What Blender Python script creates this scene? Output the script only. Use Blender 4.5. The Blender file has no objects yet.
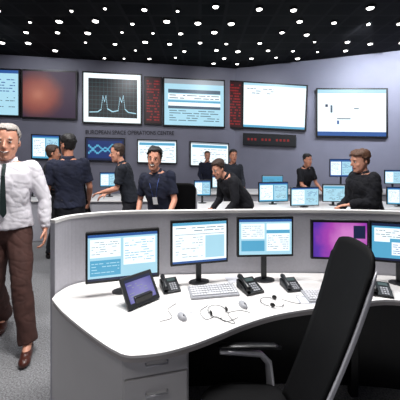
import bpy, bmesh, math, random
from mathutils import Vector, Matrix, noise
random.seed(7)
scene=bpy.context.scene
COL=scene.collection
scene.view_settings.view_transform='Standard'
F=300.0; HZ=150.0; CH=1.63
def W(px,py,d): return Vector(((px-200)/F*d, d, CH-(py-HZ)*d/F))
def onz(px,py,z):
    d=(CH-z)*F/(py-HZ); return Vector(((px-200)/F*d,d,z))
# ---------------------------------------------------------------- materials
def lin(c):
    c=c/255.0
    return c/12.92 if c<=0.04045 else ((c+0.055)/1.055)**2.4
def rgb(t): return (lin(t[0]),lin(t[1]),lin(t[2]),1)
MC={}
def mat(name,col,rough=0.5,metal=0.0,var=0.08,scale=20,bump=0.0,spec=0.5):
    if name in MC: return MC[name]
    m=bpy.data.materials.new(name); m.use_nodes=True; nt=m.node_tree
    b=nt.nodes['Principled BSDF']; b.inputs['Roughness'].default_value=rough
    b.inputs['Metallic'].default_value=metal; b.inputs['Specular IOR Level'].default_value=spec
    tc=nt.nodes.new('ShaderNodeTexCoord'); n=nt.nodes.new('ShaderNodeTexNoise'); n.inputs['Scale'].default_value=scale
    n.inputs['Detail'].default_value=4
    r=nt.nodes.new('ShaderNodeValToRGB'); c=rgb(col)
    r.color_ramp.elements[0].position=0.3; r.color_ramp.elements[1].position=0.7
    r.color_ramp.elements[0].color=tuple([x*(1-var) for x in c[:3]]+[1])
    r.color_ramp.elements[1].color=tuple([min(1,x*(1+var)) for x in c[:3]]+[1])
    nt.links.new(tc.outputs['Object'],n.inputs['Vector']); nt.links.new(n.outputs['Fac'],r.inputs['Fac'])
    nt.links.new(r.outputs['Color'],b.inputs['Base Color'])
    if bump>0:
        bp=nt.nodes.new('ShaderNodeBump'); bp.inputs['Strength'].default_value=bump; bp.inputs['Distance'].default_value=0.01
        nt.links.new(n.outputs['Fac'],bp.inputs['Height']); nt.links.new(bp.outputs['Normal'],b.inputs['Normal'])
    MC[name]=m; return m
def em(name,col,st=1.0):
    if name in MC: return MC[name]
    m=bpy.data.materials.new(name); m.use_nodes=True; nt=m.node_tree
    b=nt.nodes['Principled BSDF']; b.inputs['Base Color'].default_value=(0.01,0.01,0.01,1); b.inputs['Roughness'].default_value=0.35
    b.inputs['Emission Strength'].default_value=st
    tc=nt.nodes.new('ShaderNodeTexCoord'); n=nt.nodes.new('ShaderNodeTexNoise'); n.inputs['Scale'].default_value=6
    r=nt.nodes.new('ShaderNodeValToRGB'); c=rgb(col)
    r.color_ramp.elements[0].color=tuple([x*0.93 for x in c[:3]]+[1]); r.color_ramp.elements[1].color=c
    nt.links.new(tc.outputs['Object'],n.inputs['Vector']); nt.links.new(n.outputs['Fac'],r.inputs['Fac'])
    nt.links.new(r.outputs['Color'],b.inputs['Emission Color'])
    MC[name]=m; return m
def em_blob(name,stops,scale=(1,1,1),loc=(0,0,0),st=1.0,distort=0.0):
    m=bpy.data.materials.new(name); m.use_nodes=True; nt=m.node_tree
    b=nt.nodes['Principled BSDF']; b.inputs['Base Color'].default_value=(0.01,0.01,0.01,1); b.inputs['Emission Strength'].default_value=st
    tc=nt.nodes.new('ShaderNodeTexCoord'); mp=nt.nodes.new('ShaderNodeMapping'); mp.vector_type='TEXTURE'
    mp.inputs['Location'].default_value=loc; mp.inputs['Scale'].default_value=scale
    g=nt.nodes.new('ShaderNodeTexGradient'); g.gradient_type='SPHERICAL'
    n=nt.nodes.new('ShaderNodeTexNoise'); n.inputs['Scale'].default_value=3
    ad=nt.nodes.new('ShaderNodeMath'); ad.operation='MULTIPLY_ADD'; ad.inputs[1].default_value=distort
    r=nt.nodes.new('ShaderNodeValToRGB')
    r.color_ramp.elements[0].color=rgb(stops[0][1]); r.color_ramp.elements[0].position=stops[0][0]
    r.color_ramp.elements[1].color=rgb(stops[-1][1]); r.color_ramp.elements[1].position=stops[-1][0]
    for p,c in stops[1:-1]:
        e=r.color_ramp.elements.new(p); e.color=rgb(c)
    nt.links.new(tc.outputs['Object'],mp.inputs['Vector']); nt.links.new(mp.outputs['Vector'],g.inputs['Vector'])
    nt.links.new(mp.outputs['Vector'],n.inputs['Vector'])
    nt.links.new(n.outputs['Fac'],ad.inputs[0]); nt.links.new(g.outputs['Fac'],ad.inputs[2])
    nt.links.new(ad.outputs[0],r.inputs['Fac']); nt.links.new(r.outputs['Color'],b.inputs['Emission Color'])
    return m
# ---------------------------------------------------------------- object helpers
def thing(name,label,cat,loc=(0,0,0),rz=0,group=None):
    e=bpy.data.objects.new(name,None); COL.objects.link(e); e.location=loc; e.rotation_euler=(0,0,rz)
    e.empty_display_size=0.1; e['label']=label; e['category']=cat
    if group: e['group']=group
    return e
def meshobj(name,verts,faces,mats,parent=None,fm=None,smooth=False,bevel=0,label=None,seg=2):
    me=bpy.data.meshes.new(name); me.from_pydata([tuple(v) for v in verts],[],faces)
    bm=bmesh.new(); bm.from_mesh(me)
    if fm:
        bm.faces.ensure_lookup_table()
        for f,i in zip(bm.faces,fm): f.material_index=i
    else:
        bmesh.ops.recalc_face_normals(bm,faces=bm.faces)
    if bevel>0:
        es=[e for e in bm.edges if len(e.link_faces)==2 and e.calc_face_angle(0)>0.6]
        bmesh.ops.bevel(bm,geom=es,offset=bevel,segments=seg,affect='EDGES',profile=0.5)
    bm.to_mesh(me); bm.free()
    for m in (mats if isinstance(mats,(list,tuple)) else [mats]): me.materials.append(m)
    if smooth:
        for p in me.polygons: p.use_smooth=True
    o=bpy.data.objects.new(name,me); COL.objects.link(o)
    if parent: o.parent=parent
    if label: o['label']=label
    return o
def struct(o):
    o['kind']='structure'; return o
def boxv(c,s,R=None):
    V=[]
    for z in (-.5,.5):
        for x,y in ((-.5,-.5),(.5,-.5),(.5,.5),(-.5,.5)):
            v=Vector((x*s[0],y*s[1],z*s[2]))
            if R is not None: v=R@v
            V.append(v+Vector(c))
    return V,[(0,3,2,1),(4,5,6,7),(0,1,5,4),(1,2,6,5),(2,3,7,6),(3,0,4,7)]
def box(name,c,s,m,parent=None,bevel=0.0,R=None,label=None):
    V,Fc=boxv(c,s,R); return meshobj(name,V,Fc,m,parent,bevel=bevel,label=label)
def prism(name,pts,z0,z1,m,parent=None,bevel=0,label=None):
    n=len(pts); V=[Vector((p[0],p[1],z0)) for p in pts]+[Vector((p[0],p[1],z1)) for p in pts]
    Fc=[tuple(range(n))[::-1],tuple(range(n,2*n))]+[(i,(i+1)%n,n+(i+1)%n,n+i) for i in range(n)]
    return meshobj(name,V,Fc,m,parent,bevel=bevel,label=label)
def frame_axes(d):
    d=d.normalized(); u=Vector((0,0,1)) if abs(d.z)<0.9 else Vector((0,1,0))
    a=d.cross(u).normalized(); b=d.cross(a).normalized(); return d,a,b
class Geo:
    def __init__(s): s.v=[]; s.f=[]
    def loft(s,rings):
        n=len(rings[0]); o=len(s.v)
        for r in rings: s.v+= [Vector(p) for p in r]
        for k in range(len(rings)-1):
            for i in range(n):
                j=(i+1)%n
                s.f.append((o+k*n+i,o+k*n+j,o+(k+1)*n+j,o+(k+1)*n+i))
        s.f.append(tuple(o+i for i in range(n))[::-1]); q=o+(len(rings)-1)*n
        s.f.append(tuple(q+i for i in range(n)))
    def capsule(s,p0,r0,p1,r1,n=12):
        p0=Vector(p0); p1=Vector(p1); d,a,b=frame_axes(p1-p0) if (p1-p0).length>1e-6 else frame_axes(Vector((0,0,1)))
        rings=[]
        for t in (-80,-50,-25,0):
            t=math.radians(t); rings.append((p0+d*math.sin(t)*r0,r0*math.cos(t)))
        for t in (0,25,50,80):
            t=math.radians(t); rings.append((p1+d*math.sin(t)*r1,r1*math.cos(t)))
        s.loft([[c+a*math.cos(2*math.pi*i/n)*r+b*math.sin(2*math.pi*i/n)*r for i in range(n)] for c,r in rings])
    def cone(s,p0,r0,p1,r1,n=16):
        p0=Vector(p0); p1=Vector(p1); d,a,b=frame_axes(p1-p0)
        s.loft([[c+a*math.cos(2*math.pi*i/n)*r+b*math.sin(2*math.pi*i/n)*r for i in range(n)] for c,r in ((p0,r0),(p1,r1))])
    def ell(s,c,r,R=None,n=16,m=9):
        rings=[]
        for k in range(m):
            t=math.radians(-84+168*k/(m-1)); ring=[]
            for i in range(n):
                a=2*math.pi*i/n; v=Vector((r[0]*math.cos(t)*math.cos(a),r[1]*math.cos(t)*math.sin(a),r[2]*math.sin(t)))
                if R is not None: v=R@v
                ring.append(v+Vector(c))
            rings.append(ring)
        s.loft(rings)
    def tube(s,pts,r,n=8,closed=False):
        pts=[Vector(p) for p in pts]; rings=[]
        pa=None
        for i,p in enumerate(pts):
            d=(pts[min(i+1,len(pts)-1)]-pts[max(i-1,0)])
            if closed: d=pts[(i+1)%len(pts)]-pts[i-1]
            d.normalize()
            if pa is None: _,a,b=frame_axes(d)
            else:
                a=(pa-d*pa.dot(d)).normalized(); b=d.cross(a)
            pa=a
            rr=r[i] if isinstance(r,(list,tuple)) else r
            rings.append([p+a*math.cos(2*math.pi*k/n)*rr+b*math.sin(2*math.pi*k/n)*rr for k in range(n)])
        s.loft(rings)
    def box(s,c,sz,R=None):
        V,Fc=boxv(c,sz,R); o=len(s.v); s.v+=V; s.f+=[tuple(o+i for i in f) for f in Fc]
    def obj(s,name,m,parent=None,smooth=True,label=None,bevel=0):
        o=meshobj(name,s.v,s.f,m,parent,smooth=smooth,label=label,bevel=bevel)
        return o
def voxmesh(g,voxel,smooth=3,fac=0.5):
    me=bpy.data.meshes.new('tmp'); me.from_pydata([tuple(v) for v in g.v],[],g.f)
    ob=bpy.data.objects.new('tmp',me); COL.objects.link(ob)
    md=ob.modifiers.new('r','REMESH'); md.mode='VOXEL'; md.voxel_size=voxel
    sm=ob.modifiers.new('s','SMOOTH'); sm.iterations=smooth; sm.factor=fac
    bpy.context.view_layer.update()
    dg=bpy.context.evaluated_depsgraph_get(); m2=bpy.data.meshes.new_from_object(ob.evaluated_get(dg))
    bpy.data.objects.remove(ob); bpy.data.meshes.remove(me); return m2
def copy_thing(root,loc,rz=None,label=None):
    r=root.copy(); COL.objects.link(r); r.location=loc
    if rz is not None: r.rotation_euler=(0,0,rz)
    if label: r['label']=label
    def rec(src,dst):
        for c in src.children:
            k=c.copy(); COL.objects.link(k); k.parent=dst; rec(c,k)
    rec(root,r); return r
# ---------------------------------------------------------------- base materials
M_WALL=mat('wall_paint',(132,132,148),0.5,var=0.04,scale=3)
M_FLOOR=mat('carpet_grey',(128,128,130),0.95,var=0.5,scale=90,bump=0.6)
M_WHITE=mat('laminate_white',(240,237,235),0.3,var=0.02,scale=5)
M_CAB=mat('laminate_offwhite',(214,212,212),0.4,var=0.02,scale=5)
M_EDGE=mat('desk_edge_grey',(176,170,168),0.4,var=0.03)
M_PART=mat('partition_grey',(190,189,197),0.6,var=0.04,scale=60)
M_BLK=mat('black_plastic',(12,12,14),0.35,var=0.15)
M_BLK2=mat('black_mesh_fabric',(8,8,10),0.7,var=0.3,scale=260,bump=0.2,spec=.18)
M_DG=mat('dark_grey_plastic',(36,38,42),0.4)
M_GREY=mat('grey_plastic',(165,166,172),0.4)
M_KEY=mat('light_keys',(216,216,220),0.5)
M_ALU=mat('aluminium',(222,222,226),0.28,metal=0.55)
M_LETTER=mat('letter_dark',(30,29,42),0.6)
E_WHITE=em('screen_white',(236,248,253),1.25)
E_PALE=em('screen_pale_blue',(168,214,232),1.15)
E_SKY=em('screen_sky',(88,170,208),1.05)
E_BLUE=em('screen_blue',(46,92,164),1.0)
E_DBLUE=em('screen_deep_blue',(28,52,112),1.0)
E_NAVY=em('screen_navy',(24,34,70),1.0)
E_DARK=em('screen_dark',(12,15,22),1.0)
E_TEXT=em('screen_text',(74,96,116),1.0)
E_GRN=em('screen_grid_green',(58,92,98),1.0)
E_RED=em('screen_red',(146,32,34),1.0)
E_LED=em('led_red',(132,28,30),1.0)
E_DRED=em('screen_dark_red',(46,14,20),1.0)
E_GREY=em('screen_grey',(150,160,170),1.0)
# ---------------------------------------------------------------- screen panels
def rects_mesh(P,base,rects,name,parent,step=0.0008):
    mats=[base]; V=[];Fc=[];fm=[]
    def q(u0,v0,u1,v1,off,mi):
        o=len(V); V.extend([P(u0,v0,off),P(u1,v0,off),P(u1,v1,off),P(u0,v1,off)]); Fc.append((o,o+1,o+2,o+3)); fm.append(mi)
    q(0,0,1,1,0,0)
    for k,(u0,v0,u1,v1,m) in enumerate(rects):
        if m not in mats: mats.append(m)
        q(u0,v0,u1,v1,step*(1+k*0.02),mats.index(m))
    return meshobj(name,V,Fc,mats,parent,fm=fm)
def rows(u0,v0,u1,v1,n,m,seed=0,fill=0.45,dens=0.8):
    rr=random.Random(seed); out=[]; h=(v1-v0)/n
    for i in range(n):
        u=u0; vy=v1-(i+1)*h
        while u<u1:
            w=rr.uniform(0.05,0.22)*(u1-u0)
            if rr.random()<dens: out.append((u,vy+h*(1-fill)/2,min(u+w,u1),vy+h*(1+fill)/2,m))
            u+=w+0.03*(u1-u0)
    return out
def line(pts,m,t=0.008):
    out=[]
    for (a,b),(c,d) in zip(pts[:-1],pts[1:]):
        n=6
        for i in range(n):
            x0=a+(c-a)*i/n; x1=a+(c-a)*(i+1)/n; y0=b+(d-b)*i/n; y1=b+(d-b)*(i+1)/n
            out.append((x0,min(y0,y1)-t,x1,max(y0,y1)+t,m))
    return out
def c_window(seed=0,tone=E_PALE):
    r=[(0,0.93,1,1,E_BLUE),(0.03,0.08,0.48,0.88,E_WHITE),(0.52,0.08,0.97,0.88,tone)]
    r+=rows(0.06,0.15,0.45,0.82,9,E_TEXT,seed,0.25,0.6)+rows(0.55,0.5,0.94,0.82,5,E_BLUE,seed+1,0.3,0.6)+rows(0.55,0.15,0.94,0.42,4,E_TEXT,seed+2,0.25,0.6)
    return r
def c_table(seed=0):
    r=[(0,0.94,1,1,E_GREY),(0.03,0.78,0.97,0.9,E_SKY)]
    r+=rows(0.05,0.06,0.95,0.74,10,E_TEXT,seed,0.25,0.55); return r
def c_plain(seed=0):
    return [(0,0.95,1,1,E_PALE)]+rows(0.06,0.75,0.5,0.9,3,E_TEXT,seed,0.3,0.5)
def c_win2(seed=0):
    return [(0,0.0,1,0.06,E_NAVY),(0,0.93,1,1,E_NAVY),(0.04,0.5,0.6,0.88,E_WHITE),(0.3,0.12,0.95,0.6,E_SKY),(0.33,0.15,0.92,0.5,E_WHITE)]+rows(0.06,0.62,0.56,0.84,4,E_TEXT,seed,0.3)+rows(0.35,0.18,0.9,0.46,5,E_BLUE,seed+1,0.3)
# ---------------------------------------------------------------- ROOM
CZ=4.05
def wallseg(name,a,b,z0=0,z1=CZ,th=0.15,flip=1):
    a=Vector((a[0],a[1],0)); b=Vector((b[0],b[1],0)); d=(b-a).normalized(); n=Vector((-d.y,d.x,0))*flip*th
    return struct(prism(name,[a,b,b+n,a+n],z0,z1,M_WALL))
PA=Vector((-5.07,7.6,0)); PB=Vector((1.04,8.9,0)); PC=Vector((4.87,7.3,0))
dL=(PB-PA).normalized(); dR=(PC-PB).normalized()
PA2=PA-dL*1.6; PC2=PC+dR*1.4
wallseg('wall_back',PA2,PB); wallseg('wall_back_angled',PB,PC2)
wallseg('wall_left',(PA2.x,-2.5),(PA2.x,PA2.y)); wallseg('wall_right',(PC2.x,PC2.y),(PC2.x,-2.5))
wallseg('wall_front',(PA2.x,-2.5),(PC2.x,-2.5),flip=-1)
fl=[(PA2.x-.1,-2.6),(PC2.x+.1,-2.6),(PC2.x+.1,PC2.y),(PB.x,PB.y+.1),(PA2.x-.1,PA2.y)]
struct(prism('floor',fl,-0.1,0,M_FLOOR))
mc=bpy.data.materials.new('ceiling_tiles'); mc.use_nodes=True; nt=mc.node_tree; b=nt.nodes['Principled BSDF']; b.inputs['Roughness'].default_value=0.8
tc=nt.nodes.new('ShaderNodeTexCoord'); br=nt.nodes.new('ShaderNodeTexBrick'); br.offset=0; br.inputs['Scale'].default_value=1
br.inputs['Brick Width'].default_value=0.45; br.inputs['Row Height'].default_value=0.45; br.inputs['Mortar Size'].default_value=0.03
br.inputs['Color1'].default_value=(0.002,0.002,0.003,1); br.inputs['Color2'].default_value=(0.010,0.010,0.011,1); br.inputs['Mortar'].default_value=(0.013,0.013,0.015,1)
nt.links.new(tc.outputs['Object'],br.inputs['Vector']); nt.links.new(br.outputs['Color'],b.inputs['Base Color'])
b.inputs['Specular IOR Level'].default_value=0.1
struct(prism('ceiling',fl,CZ,CZ+0.1,mc))
def base(name,a,b,flip=1):
    a=Vector((a[0],a[1],0)); b=Vector((b[0],b[1],0)); d=(b-a).normalized(); n=Vector((d.y,-d.x,0))*0.015
    struct(prism(name,[a,b,b+n,a+n],0,0.1,M_DG))
base('baseboard_back',PA2,PB); base('baseboard_right',PB,PC2)
def onplane(px,py,off,seg):
    A,d=((PA,dL),(PB,dR))[seg]; n=Vector((d.y,-d.x,0)); A2=A+n*off
    dx=(px-200)/F; dz=-(py-HZ)/F; t=(A2.x*n.x+A2.y*n.y)/(dx*n.x+n.y)
    return Vector((dx*t,t,CH+dz*t))
def wallscreen(name,label,cat,tl,tr,br_,bl,seg,basem,rects,bez=0.04,th=0.09,group=None,frame_m=None):
    A,d=((PA,dL),(PB,dR))[seg]; n=Vector((d.y,-d.x,0))
    C=[onplane(p[0],p[1],th,seg) for p in (bl,br_,tr,tl)]
    cen=(C[0]+C[1])/2; cen=cen-n*th
    e=thing(name,label,cat,cen,0,group)
    L=[c-cen for c in C]
    def P(u,v,off): return (L[0]*(1-u)*(1-v)+L[1]*u*(1-v)+L[2]*u*v+L[3]*(1-u)*v)+n*(off+0.002)
    V=[l-n*(th+0.0) for l in L]+L
    meshobj('frame',V,[(0,3,2,1),(4,5,6,7),(0,1,5,4),(1,2,6,5),(2,3,7,6),(3,0,4,7)],frame_m or M_BLK,e)
    w=(L[1]-L[0]).length; h=(L[3]-L[0]).length; bu=bez/w; bv=bez/h
    P2=lambda u,v,off: P(bu+(1-2*bu)*u,bv+(1-2*bv)*v,off)
    s=rects_mesh(P2,basem,rects,'screen',e,0.002)
    return e,s
GS='large wall displays'
wallscreen('wall_display','large wall display showing a pale cyan software window','display screen',(-38,67),(20,69),(20,117),(-38,115),0,E_PALE,c_window(3),group=GS)
planet=em_blob('planet_image',[(0.0,(50,34,58)),(0.30,(60,38,60)),(0.46,(96,54,58)),(0.62,(134,68,60)),(0.85,(160,88,70)),(1.0,(178,108,86))],scale=(0.86,0.86,0.86),loc=(-0.26,-0.06,0.62),distort=0.14)
wallscreen('wall_display','large wall display with a reddish planet photograph','display screen',(21,69),(77,71),(77,120),(21,118),0,planet,[],group=GS)
spec=[(0.08,0.1,0.94,0.9,E_DARK)]
for i in range(1,13): spec.append((0.08+0.86*i/13-0.002,0.1,0.08+0.86*i/13+0.002,0.9,E_GRN))
for i in range(1,9): spec.append((0.08,0.1+0.8*i/9-0.003,0.94,0.1+0.8*i/9+0.003,E_GRN))
spec+=line([(0.1,0.2),(0.24,0.21),(0.30,0.26),(0.33,0.54),(0.36,0.42),(0.385,0.55),(0.41,0.28),(0.5,0.22),(0.6,0.25),(0.63,0.52),(0.66,0.42),(0.69,0.56),(0.72,0.28),(0.78,0.22),(0.92,0.2)],E_PALE,0.008)
wallscreen('wall_display','large wall display with two-peak spectrum plot on dark grid','display screen',(82,71),(142,74),(142,125),(82,123),0,E_WHITE,spec,group=GS)
def redrows(s): return rows(0.08,0.04,0.92,0.96,15,E_RED,s,0.5,0.75)
wallscreen('status_display','narrow dark status display with rows of red characters','status board',(144,76),(162,77),(162,125),(144,124),0,E_DRED,redrows(5),group='red status boards')
tab=[(0,0.9,1,1,E_GREY),(0.06,0.7,0.94,0.78,E_TEXT),(0.06,0.36,0.94,0.42,E_TEXT),(0.06,0.5,0.94,0.54,E_SKY),(0.06,0.42,0.94,0.5,E_WHITE),(0.06,0.56,0.94,0.68,E_WHITE)]+rows(0.08,0.56,0.92,0.68,2,E_TEXT,9,0.3)+rows(0.08,0.08,0.92,0.34,5,E_TEXT,10,0.3)
wallscreen('wall_display','large wall display with pale blue tables and rows of data','display screen',(163,77),(225,80),(225,128),(163,126),0,E_PALE,tab,group=GS)
wallscreen('status_display','narrow dark status display with rows of red characters','status board',(226,80),(243,81),(243,129),(226,128),1,E_DRED,redrows(6),group='red status boards')
wallscreen('wall_display','large white wall display with faint thin rows of text','display screen',(242.5,81),(308,85),(306,131),(242,128),1,E_WHITE,c_plain(4)+[(0,0,1,0.05,E_SKY)],group=GS)
wallscreen('wall_display','large white wall display with small marks and blue lower edge','display screen',(316,88),(388,88),(388,138),(316,137),1,E_WHITE,[(0,0,1,0.09,E_BLUE),(0,0.92,1,1,E_PALE),(0.12,0.62,0.16,0.68,E_NAVY),(0.2,0.5,0.23,0.66,E_TEXT),(0.3,0.36,0.5,0.38,E_TEXT),(0.55,0.58,0.62,0.6,E_TEXT),(0.3,0.25,0.33,0.33,E_BLUE)],group=GS)
GM='mid-size monitors mounted on the wall'
wallscreen('wall_monitor','wall-mounted monitor with a teal window','monitor',(31,134),(60,135),(60,160),(31,159),0,E_SKY,c_window(11),0.03,group=GM)
wallscreen('wall_monitor','wall-mounted monitor with dark blue curves','monitor',(85,137),(125,138),(125,162),(85,161),0,E_NAVY,[(0.05,0.1,0.95,0.9,E_DBLUE)]+line([(0.05,0.3),(0.3,0.7),(0.5,0.4),(0.7,0.75),(0.95,0.3)],E_SKY,0.015)+line([(0.05,0.7),(0.3,0.3),(0.5,0.6),(0.7,0.3),(0.95,0.7)],E_SKY,0.015),0.03,group=GM)
wallscreen('wall_monitor','wall-mounted monitor with a pale window','monitor',(137,139),(177,140),(177,164),(137,163),0,E_WHITE,c_table(12),0.03,group=GM)
wallscreen('wall_monitor','wall-mounted monitor with a pale window','monitor',(190,141),(229,143),(229,167),(190,166),0,E_WHITE,c_table(13),0.03,group=GM)
wallscreen('led_clock_board','long dark clock board with red glowing digits','clock',(243,133),(296,135),(296,147),(243,145),1,E_DARK,[(0.08+i*0.07,0.40,0.08+i*0.07+0.04,0.62,E_LED) for i in range(12) if i not in (3,7)],0.02)
def lettering(txt,px,py,w_px,h_px,seg):
    cu=bpy.data.curves.new('wall_lettering','FONT'); cu.body=txt; cu.extrude=0.01; cu.align_x='CENTER'; cu.size=1
    o=bpy.data.objects.new('tmp',cu); COL.objects.link(o); bpy.context.view_layer.update()
    me=bpy.data.meshes.new_from_object(o.evaluated_get(bpy.context.evaluated_depsgraph_get())); bpy.data.objects.remove(o)
    A,d=((PA,dL),(PB,dR))[seg]
    xs=[v.co.x for v in me.vertices]; wd=max(xs)-min(xs)
    p=onplane(px,py,0.012,seg); sx=w_px*p.y/F/wd; sy=h_px*p.y/F/0.72
    for v in me.vertices: v.co=Vector((v.co.x*sx,v.co.y*sy,v.co.z))
    me.materials.clear(); me.materials.append(M_LETTER)
    ob=bpy.data.objects.new('wall_lettering',me); COL.objects.link(ob)
    ob.location=p; ob.rotation_euler=(math.pi/2,0,math.atan2(d.y,d.x))
    ob['label']='dark raised capital lettering fixed on the grey wall'; ob['category']='sign'
lettering('EUROPEAN SPACE OPERATIONS CENTRE',131,134.5,86,4,0)
# ceiling spotlights
sp=thing('ceiling_spotlight','small round lit downlight recessed in black ceiling','ceiling light',(0,0,CZ),0,'ceiling downlights')
g=Geo(); g.cone((0,0,0.0),0.058,(0,0,-0.03),0.05,14); g.obj('housing',M_BLK,sp)
g=Geo(); g.cone((0,0,-0.0301),0.044,(0,0,-0.042),0.036,14); g.obj('lens',em('spot_glow',(255,252,246),7.0),sp,label='glowing white lens')
first=True; rr=random.Random(11)
for j in range(8):
    y=4.55+j*0.54
    for i in range(-8,9):
        x=i*0.64+(0.32 if j%2 else 0)+rr.uniform(-.08,.08)
        if abs(x)>y*0.72: continue
        if x<PB.x: ymax=PA.y+(x-PA.x)*dL.y/dL.x
        else: ymax=PB.y+(x-PB.x)*dR.y/dR.x
        if y>ymax-0.35 or rr.random()<0.14: continue
        if first: sp.location=(x,y,CZ); first=False; o=sp
        else: o=copy_thing(sp,(x,y+rr.uniform(-.08,.08),CZ))
        k=rr.choice([.6,.8,1.0,1.15,1.35]); o.scale=(k,k,1)
# ---------------------------------------------------------------- PARTITION + DESK
def crv(pts,n=8):
    P=[Vector((p[0],p[1],0)) for p in pts]; out=[]
    for i in range(len(P)-1):
        p0=P[max(i-1,0)];p1=P[i];p2=P[i+1];p3=P[min(i+2,len(P)-1)]
        for k in range(n):
            t=k/n
            out.append(0.5*((2*p1)+(-p0+p2)*t+(2*p0-5*p1+4*p2-p3)*t*t+(-p0+3*p1-3*p2+p3)*t**3))
    out.append(P[-1]); return out
pp=crv([(-0.90,1.86),(-0.835,2.0),(-0.56,2.12),(0,2.16),(0.72,2.18),(1.41,2.12),(1.95,1.92),(2.45,1.55)])
def offs(c,o):
    out=[]
    for i,p in enumerate(c):
        d=(c[min(i+1,len(c)-1)]-c[max(i-1,0)]).normalized(); out.append(p+Vector((-d.y,d.x,0))*o)
    return out
pt=thing('partition','low curved light grey partition standing behind the white desk','partition',(0,2.16,0))
sh=lambda L:[p-Vector((0,2.16,0)) for p in L]
prism('panel',sh(pp)+sh(offs(pp,0.035))[::-1],0,1.175,M_PART,pt)
prism('top_rail',sh(offs(pp,-0.004))+sh(offs(pp,0.039))[::-1],1.175,1.195,M_WHITE,pt)
DZ=0.74
front=[onz(a,b,DZ) for a,b in ((52,299),(62,311),(82,328),(104,344),(116,351),(124,354.5),(136,355.5),(165,352),(195,343.5),(220,334),(245,324),(275,315),(310,309),(350,305),(395,300))]
front=[(p.x,p.y) for p in front]+[(1.6,1.62),(2.05,1.3)]
fc=crv(front,6)
dk=thing('desk','curved white control room desk with thick light edge','desk',(0.3,1.8,0))
s2=lambda L:[p-Vector((0.3,1.8,0)) for p in L]
backc=[p for p in offs(pp,-0.008)]
poly=s2(fc)+s2(backc)[::-1]
prism('worktop',poly,DZ-0.012,DZ,M_WHITE,dk)
fin=offs(fc,0.004)
poly2=s2(fin)+s2(offs(pp,-0.012))[::-1]
prism('worktop_edge',poly2,DZ-0.034,DZ-0.012,M_EDGE,dk,label='light grey-beige desk edge')
mp=offs(pp,-0.10)[14:]
prism('underdesk_panel',s2(mp)+s2(offs(mp,0.02))[::-1],0.01,DZ-0.034,M_BLK,dk,label='black panel added under the desk to stand for deep shade')  # black sheet added so the space under the desk looks shaded
for x,y in ((1.02,2.0),(2.1,1.5)):
    box('leg',(x-0.3,y-1.8,(DZ-.034)/2),(0.05,0.05,DZ-.034),M_BLK,dk,0.004)
def cabinet(name,label,A,B,Cc,Dd,m,dm,hm):
    A=Vector(A);B=Vector(B);Cc=Vector(Cc);Dd=Vector(Dd)
    o_=(A+B+Cc+Dd)/4
    cb=thing(name,label,'cabinet',o_)
    prism('body',[A-o_,B-o_,Cc-o_,Dd-o_],0.05,DZ-0.035,m,cb)
    prism('plinth',[(A-o_)*0.93,(B-o_)*0.93,(Cc-o_)*0.93,(Dd-o_)*0.93],0,0.05,M_DG,cb)
    ang=math.atan2(B.y-A.y,B.x-A.x); Rz=Matrix.Rotation(ang,3,'Z'); wd=(B-A).length; nrm=Rz@Vector((0,-1,0))
    for z0,z1 in ((0.595,0.685),(0.42,0.585),(0.245,0.41),(0.07,0.235)):
        c=(A+B)/2-o_+nrm*0.009+Vector((0,0,(z0+z1)/2))
        d_=box('drawer',c,(wd-0.02,0.018,z1-z0),dm,cb,0.003,Rz)
        hg=Geo(); hz=(z0+z1)/2+0.01
        c0=(A+B)/2-o_+nrm*0.035+Vector((0,0,hz)); u=Rz@Vector((1,0,0))
        hg.tube([c0-u*0.05+(-nrm)*0.018,c0-u*0.05,c0+u*0.05,c0+u*0.05-nrm*0.018],0.005)
        h_=hg.obj('handle',hm,None,label='thin bar handle'); h_.parent=d_
    return cb
cabinet('drawer_cabinet','white drawer pedestal cabinet under the desk end',(-0.355,1.365,0),(-0.055,1.44,0),(-0.42,2.0,0),(-0.895,1.815,0),M_CAB,M_CAB,M_ALU)
# ---------------------------------------------------------------- monitors
def monitor(loc,rz,w,h,zc,basem,rects,label,group,bez=0.014,bs=1.0):
    e=thing('monitor',label,'monitor',loc,rz,group)
    box('casing',(0,0.016,zc),(w,0.032,h),M_BLK,e,0.005)
    P=lambda u,v,off: Vector((-w/2+bez+(w-2*bez)*u,-0.0012-off,zc-h/2+bez*1.2+(h-2.4*bez)*v))
    rects_mesh(P,basem,rects,'screen',e,0.0006)
    g=Geo(); g.box((0,0.045,(zc)/2+0.005),(0.036,0.022,zc-0.01)); g.obj('stand',M_DG,e,False,bevel=0.003)
    g=Geo(); n=20
    g.loft([[(0.07*math.cos(2*math.pi*i/n),0.03+0.045*math.sin(2*math.pi*i/n),z) for i in range(n)] for z in (0,0.008)])
    g.obj('base',M_DG,e,False)
    return e
GD='monitors on the curved white desk'
purple=em_blob('purple_wallpaper',[(0.0,(36,30,120)),(0.35,(92,48,170)),(0.65,(170,66,176)),(1.0,(214,130,206))],scale=(0.25,0.25,0.25),loc=(0.05,0,0.3),distort=0.4)
monitor((*W(123.5,0,1.86).xy,DZ),math.radians(15),0.445,0.312,0.975-DZ,E_PALE,[(0,0.94,1,1,E_BLUE),(0,0,1,0.05,E_NAVY),(0.03,0.5,0.46,0.9,E_WHITE),(0.5,0.3,0.97,0.9,E_WHITE),(0.03,0.1,0.46,0.44,E_SKY)]+rows(0.05,0.55,0.44,0.86,6,E_TEXT,1,0.2,.55)+rows(0.52,0.36,0.95,0.86,9,E_SKY,2,0.25,.6)+rows(0.05,0.14,0.44,0.4,4,E_PALE,3,0.3),'black monitor with pale blue windows, beside the tilted touch panel',GD)
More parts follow.
